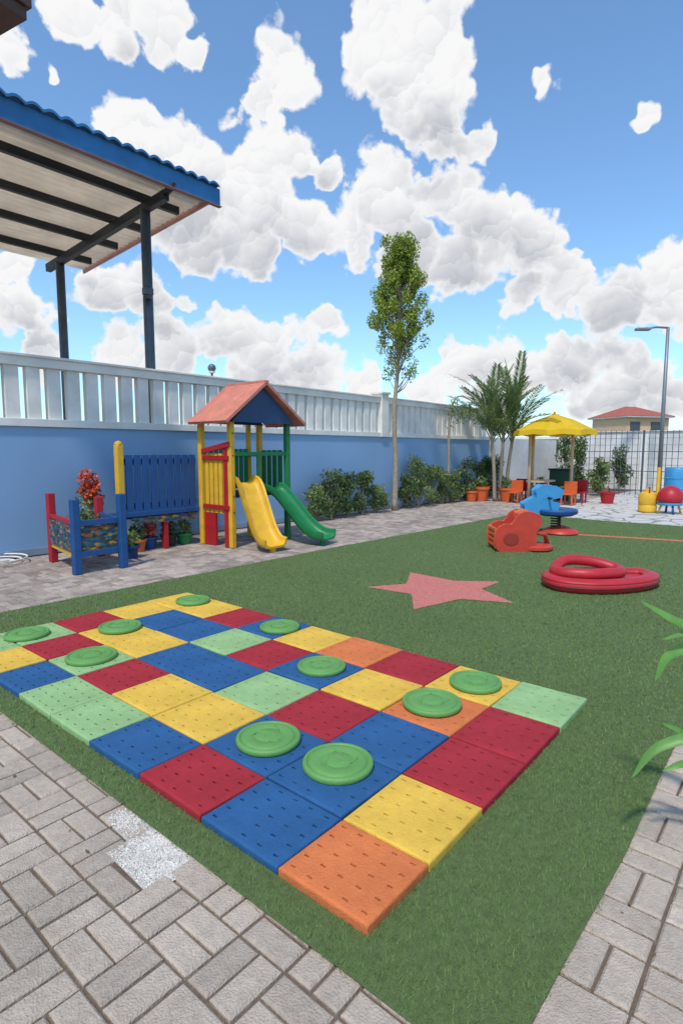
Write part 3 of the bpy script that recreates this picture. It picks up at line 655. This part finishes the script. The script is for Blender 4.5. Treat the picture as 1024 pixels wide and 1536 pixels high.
tube('arm',[(22.3,4.4,5.6),tuple(Vector((22.3,4.4,5.62))-RGT*.4),tuple(e+Vector((0,0,-.03)))],.035,M_gal,sl)
M3=Matrix((RGT,FWD,Vector((0,0,1)))).transposed()
box('lamp_head',e+Vector((0,0,-.05)),(.5,.2,.09),M_gal,sl,M=M3,bevel=.03)
hs=root('peach_house',(64,15.7,0)); hc=Vector((64.3,15.7,0))
M_pe=mat('peach_render',(.62,.42,.26),.85,.08,1); M_rt=mat('roof_tile_red',(.36,.10,.07),.8,.15,3)
M4=Matrix.Rotation(HEAD-math.pi/2+.25,3,'Z')
box('walls',hc+Vector((0,0,2.4)),(4.9,5,4.8),M_pe,hs,M=M4,bevel=0)
V=[];
for sx_,sy_ in((-1,-1),(1,-1),(1,1),(-1,1)): V.append(tuple(hc+M4@Vector((sx_*2.8,sy_*3.0,4.8))))
V+=[tuple(hc+M4@Vector((-.6,0,5.9))),tuple(hc+M4@Vector((.6,0,5.9)))]
addmesh('roof',V,[(3,2,1,0),(0,1,5,4),(2,3,4,5),(1,2,5),(3,0,4)],M_rt,hs)
box('eave',hc+Vector((0,0,4.73)),(5.5,5.9,.12),M_white,hs,M=M4,bevel=0)
for dx in(-1.5,.9): box('window',hc+M4@Vector((dx,-2.52,3.7)),(1.1,.1,1.1),mat('window_glass',(.05,.07,.09),.15),hs,M=M4,bevel=0)
box('garage_door',hc+M4@Vector((-.2,-2.53,1.2)),(2.2,.1,2.4),M_rt,hs,M=M4,bevel=0)
for d_,r_,w_,h_,c in((70,-14,9,3.6,(.5,.47,.42)),(85,38,12,3.4,(.55,.52,.47)),(62,20.5,6,2.6,(.35,.36,.36)),(90,62,22,4.2,(.5,.45,.4)),(95,5,16,3.5,(.45,.42,.4))):
    q=FWD*d_+RGT*r_; b=root('distant_building',(q.x,q.y,0)); box('walls',q+Vector((0,0,h_/2)),(w_,6,h_),mat('db%d'%d_,c,.85),b,M=M3,bevel=0)
    box('roof_slab',q+Vector((0,0,h_+.1)),(w_+.5,6.5,.22),M_white,b,M=M3,bevel=0)
    for i in range(int(w_//3)): box('window',q+RGT*(-w_/2+1.5+i*3)+FWD*(-3.02)+Vector((0,0,h_*.6)),(1.1,.08,.9),mat('window_glass',(.05,.07,.09),.15),b,M=M3,bevel=0)
cl=[]
for i in range(420):
    r_=random.uniform(-130,110); d_=random.uniform(95,125); q=FWD*d_+RGT*r_; cl.append((q.x,q.y,random.uniform(.8,2.6),random.uniform(1,2.6),random.uniform(1,2.6),random.uniform(.6,1.5),70))
leaves('distant_treeline',cl,.9,M_leafD,None,up=.2,aspect=1.4)
# ------------------------------------------------------------------ sky and clouds
SUNV=(RGT*-.35+FWD*-1).normalized(); EL=R(57); sund=Vector((SUNV.x*math.cos(EL),SUNV.y*math.cos(EL),math.sin(EL)))
wd=bpy.data.worlds.new('World'); scene.world=wd; wd.use_nodes=True; nt=wd.node_tree; n=nt.nodes; l=nt.links
try: wd.cycles.sampling_method='NONE'
except Exception as ex: print(ex)
bg=n['Background']; bg.inputs['Strength'].default_value=.15
sky=n.new('ShaderNodeTexSky'); sky.sky_type='NISHITA'; sky.sun_disc=False; sky.sun_elevation=EL; sky.sun_rotation=math.atan2(SUNV.x,SUNV.y); sky.air_density=1.0; sky.dust_density=.8; sky.ozone_density=1.8
tint=n.new('ShaderNodeVectorMath'); tint.operation='MULTIPLY'; tint.inputs[1].default_value=(1.10,1.36,1.50); l.new(sky.outputs[0],tint.inputs[0])
PT=R(6.165)
def sd(x,y):
    dx,dy=(x-512)/861,(y-768)/861
    f=math.cos(PT)-dy*math.sin(PT); u=-dy*math.cos(PT)-math.sin(PT)
    return (FWD*f+RGT*dx+Vector((0,0,u))).normalized()
BL=[(590,30,62),(650,60,62),(560,95,50),(625,140,70),(655,205,56),(710,220,30),
(425,110,44),(400,150,32),(345,175,22),(390,215,42),(440,240,36),(492,256,28),
(200,195,42),(255,225,46),(310,240,38),(350,290,62),(425,320,54),(280,325,72),(370,360,50),(470,345,40),
(590,300,62),(675,300,58),(610,365,56),(740,345,58),(800,368,42),(842,388,22),(680,378,54),(540,340,44),
(1005,395,42),(930,445,48),(855,440,48),(785,440,32),(1000,460,46),
(150,438,40),(230,440,42),(278,452,20),
(340,508,42),(265,518,42),(410,520,34),(495,486,24),(470,550,42),(545,578,36),(195,545,44),(380,570,56),
(680,550,36),(750,565,50),(640,595,36),(855,560,46),(960,560,50),(900,600,40),(1015,600,36),
(100,5,42),(180,20,44),(240,42,42),(285,72,20),(15,60,34),(75,108,11),
(30,465,44),(15,405,28),(60,525,36),(824,115,18),(962,172,22),(-120,300,90),(1160,300,80)]
noise=n.new('ShaderNodeTexNoise'); noise.inputs['Scale'].default_value=12; noise.inputs['Detail'].default_value=3; noise.inputs['Roughness'].default_value=.6
tc=n.new('ShaderNodeTexCoord'); G=tc.outputs['Generated']; l.new(G,noise.inputs['Vector'])
def vmul_add(a,k,base):
    s2=n.new('ShaderNodeVectorMath'); s2.operation='MULTIPLY_ADD'; s2.inputs[1].default_value=(k,k,k); l.new(a,s2.inputs[0]); l.new(base,s2.inputs[2]); 
    s3=n.new('ShaderNodeVectorMath'); s3.operation='SUBTRACT'; s3.inputs[1].default_value=(k/2,k/2,k/2); l.new(s2.outputs[0],s3.inputs[0]); return s3.outputs[0]
PW=vmul_add(noise.outputs['Color'],.07,G)
def chain(bl,k_=1.0):
    cur=None
    for x,y,r in bl:
        a=n.new('ShaderNodeVectorMath'); a.operation='DISTANCE'; l.new(PW,a.inputs[0]); a.inputs[1].default_value=tuple(sd(x,y))
        rr=math.hypot((x-512)/861,(y-675)/861)
        k=n.new('ShaderNodeMath'); k.operation='MULTIPLY'; l.new(a.outputs['Value'],k.inputs[0]); k.inputs[1].default_value=1/(r/861/(1+rr*rr)**.6*k_)
        if cur is None: cur=k.outputs[0]
        else:
            mn=n.new('ShaderNodeMath'); mn.operation='MINIMUM'; l.new(cur,mn.inputs[0]); l.new(k.outputs[0],mn.inputs[1]); cur=mn.outputs[0]
    return cur
D=chain(BL,1.17)
GR=[(655,228,44),(570,172,26),(690,400,62),(600,402,58),(785,402,42),(420,398,56),(300,385,64),(225,268,24),(480,272,20),(930,494,54),(150,472,38),(240,476,38),(310,572,60),(430,592,52),(40,512,36),(200,80,24),(840,604,50),(740,612,50),(960,614,50)]  # cloud undersides: shade painted into the cloud colour as gray blobs
Gd=chain(GR,1.4)
def mth(op,a,b=None,c=None):
    q=n.new('ShaderNodeMath'); q.operation=op
    for i,v in enumerate((a,b,c)):
        if v is None: continue
        if isinstance(v,(int,float)): q.inputs[i].default_value=v
        else: l.new(v,q.inputs[i])
    return q.outputs[0]
def smooth(v,a,b):
    q=n.new('ShaderNodeMapRange'); q.interpolation_type='SMOOTHSTEP'; q.inputs[1].default_value=a; q.inputs[2].default_value=b; l.new(v,q.inputs[0]); return q.outputs[0]
f1=n.new('ShaderNodeTexNoise'); f1.inputs['Scale'].default_value=20; f1.inputs['Detail'].default_value=6; f1.inputs['Roughness'].default_value=.6; l.new(G,f1.inputs['Vector'])
# billows: rounded cells, colour shaded as if lit from above, like small puffs
PV=vmul_add(f1.outputs['Color'],.035,PW)
LD=(Vector((0,0,1))*.85+RGT*-.35-FWD*.25).normalized()
def billow(scale):
    v=n.new('ShaderNodeTexVoronoi'); v.feature='F1'; v.inputs['Scale'].default_value=scale; l.new(PV,v.inputs['Vector'])
    s_=n.new('ShaderNodeVectorMath'); s_.operation='SUBTRACT'; l.new(PV,s_.inputs[0]); l.new(v.outputs['Position'],s_.inputs[1])
    d_=n.new('ShaderNodeVectorMath'); d_.operation='DOT_PRODUCT'; l.new(s_.outputs[0],d_.inputs[0]); d_.inputs[1].default_value=tuple(LD*scale)
    return v.outputs['Distance'],d_.outputs['Value']
v1,l1=billow(15.0); v2,l2=billow(36.0)
puff=mth('ADD',mth('MULTIPLY',v1,-.75),mth('MULTIPLY',v2,-.38))
dens_=mth('SUBTRACT',mth('ADD',mth('MULTIPLY_ADD',f1.outputs['Fac'],1.1,.98),puff),D)
mk=smooth(dens_,-.03,.20)
gray=smooth(mth('SUBTRACT',1.3,Gd),-.15,1.05)
core=smooth(dens_,.02,.55)
pl=mth('ADD',mth('MULTIPLY',l1,-.30),mth('MULTIPLY',l2,-.22))
sh=mth('MULTIPLY',mth('ADD',mth('MULTIPLY',gray,.72),mth('ADD',pl,.06)),core)
shc=n.new('ShaderNodeClamp'); l.new(sh,shc.inputs[0])
cc=n.new('ShaderNodeMix'); cc.data_type='RGBA'; cc.inputs[6].default_value=(6.3,6.3,6.35,1); cc.inputs[7].default_value=(3.3,3.5,3.85,1); l.new(shc.outputs[0],cc.inputs[0])
mxs=n.new('ShaderNodeMix'); mxs.data_type='RGBA'; l.new(mk,mxs.inputs[0]); l.new(tint.outputs[0],mxs.inputs[6]); l.new(cc.outputs[2],mxs.inputs[7])
l.new(mxs.outputs[2],bg.inputs['Color'])
sun=bpy.data.lights.new('sun','SUN'); sun.energy=3.0; sun.angle=R(4); sun.color=(1,.94,.85)
so=bpy.data.objects.new('sun',sun); so.rotation_euler=sund.to_track_quat('Z','Y').to_euler(); so.location=(0,0,20); scene.collection.objects.link(so)
# ------------------------------------------------------------------ camera
cam=bpy.data.cameras.new('camera'); co_=bpy.data.objects.new('camera',cam); scene.collection.objects.link(co_)
co_.location=(0,0,1.5); co_.rotation_euler=(R(90-6.165),0,HEAD-math.pi/2)
cam.sensor_fit='HORIZONTAL'; cam.sensor_width=36; cam.lens=861/1024*36; cam.clip_end=4000; cam.clip_start=.05
scene.camera=co_
scene.view_settings.view_transform='Standard'; scene.view_settings.look='None'; scene.view_settings.exposure=0
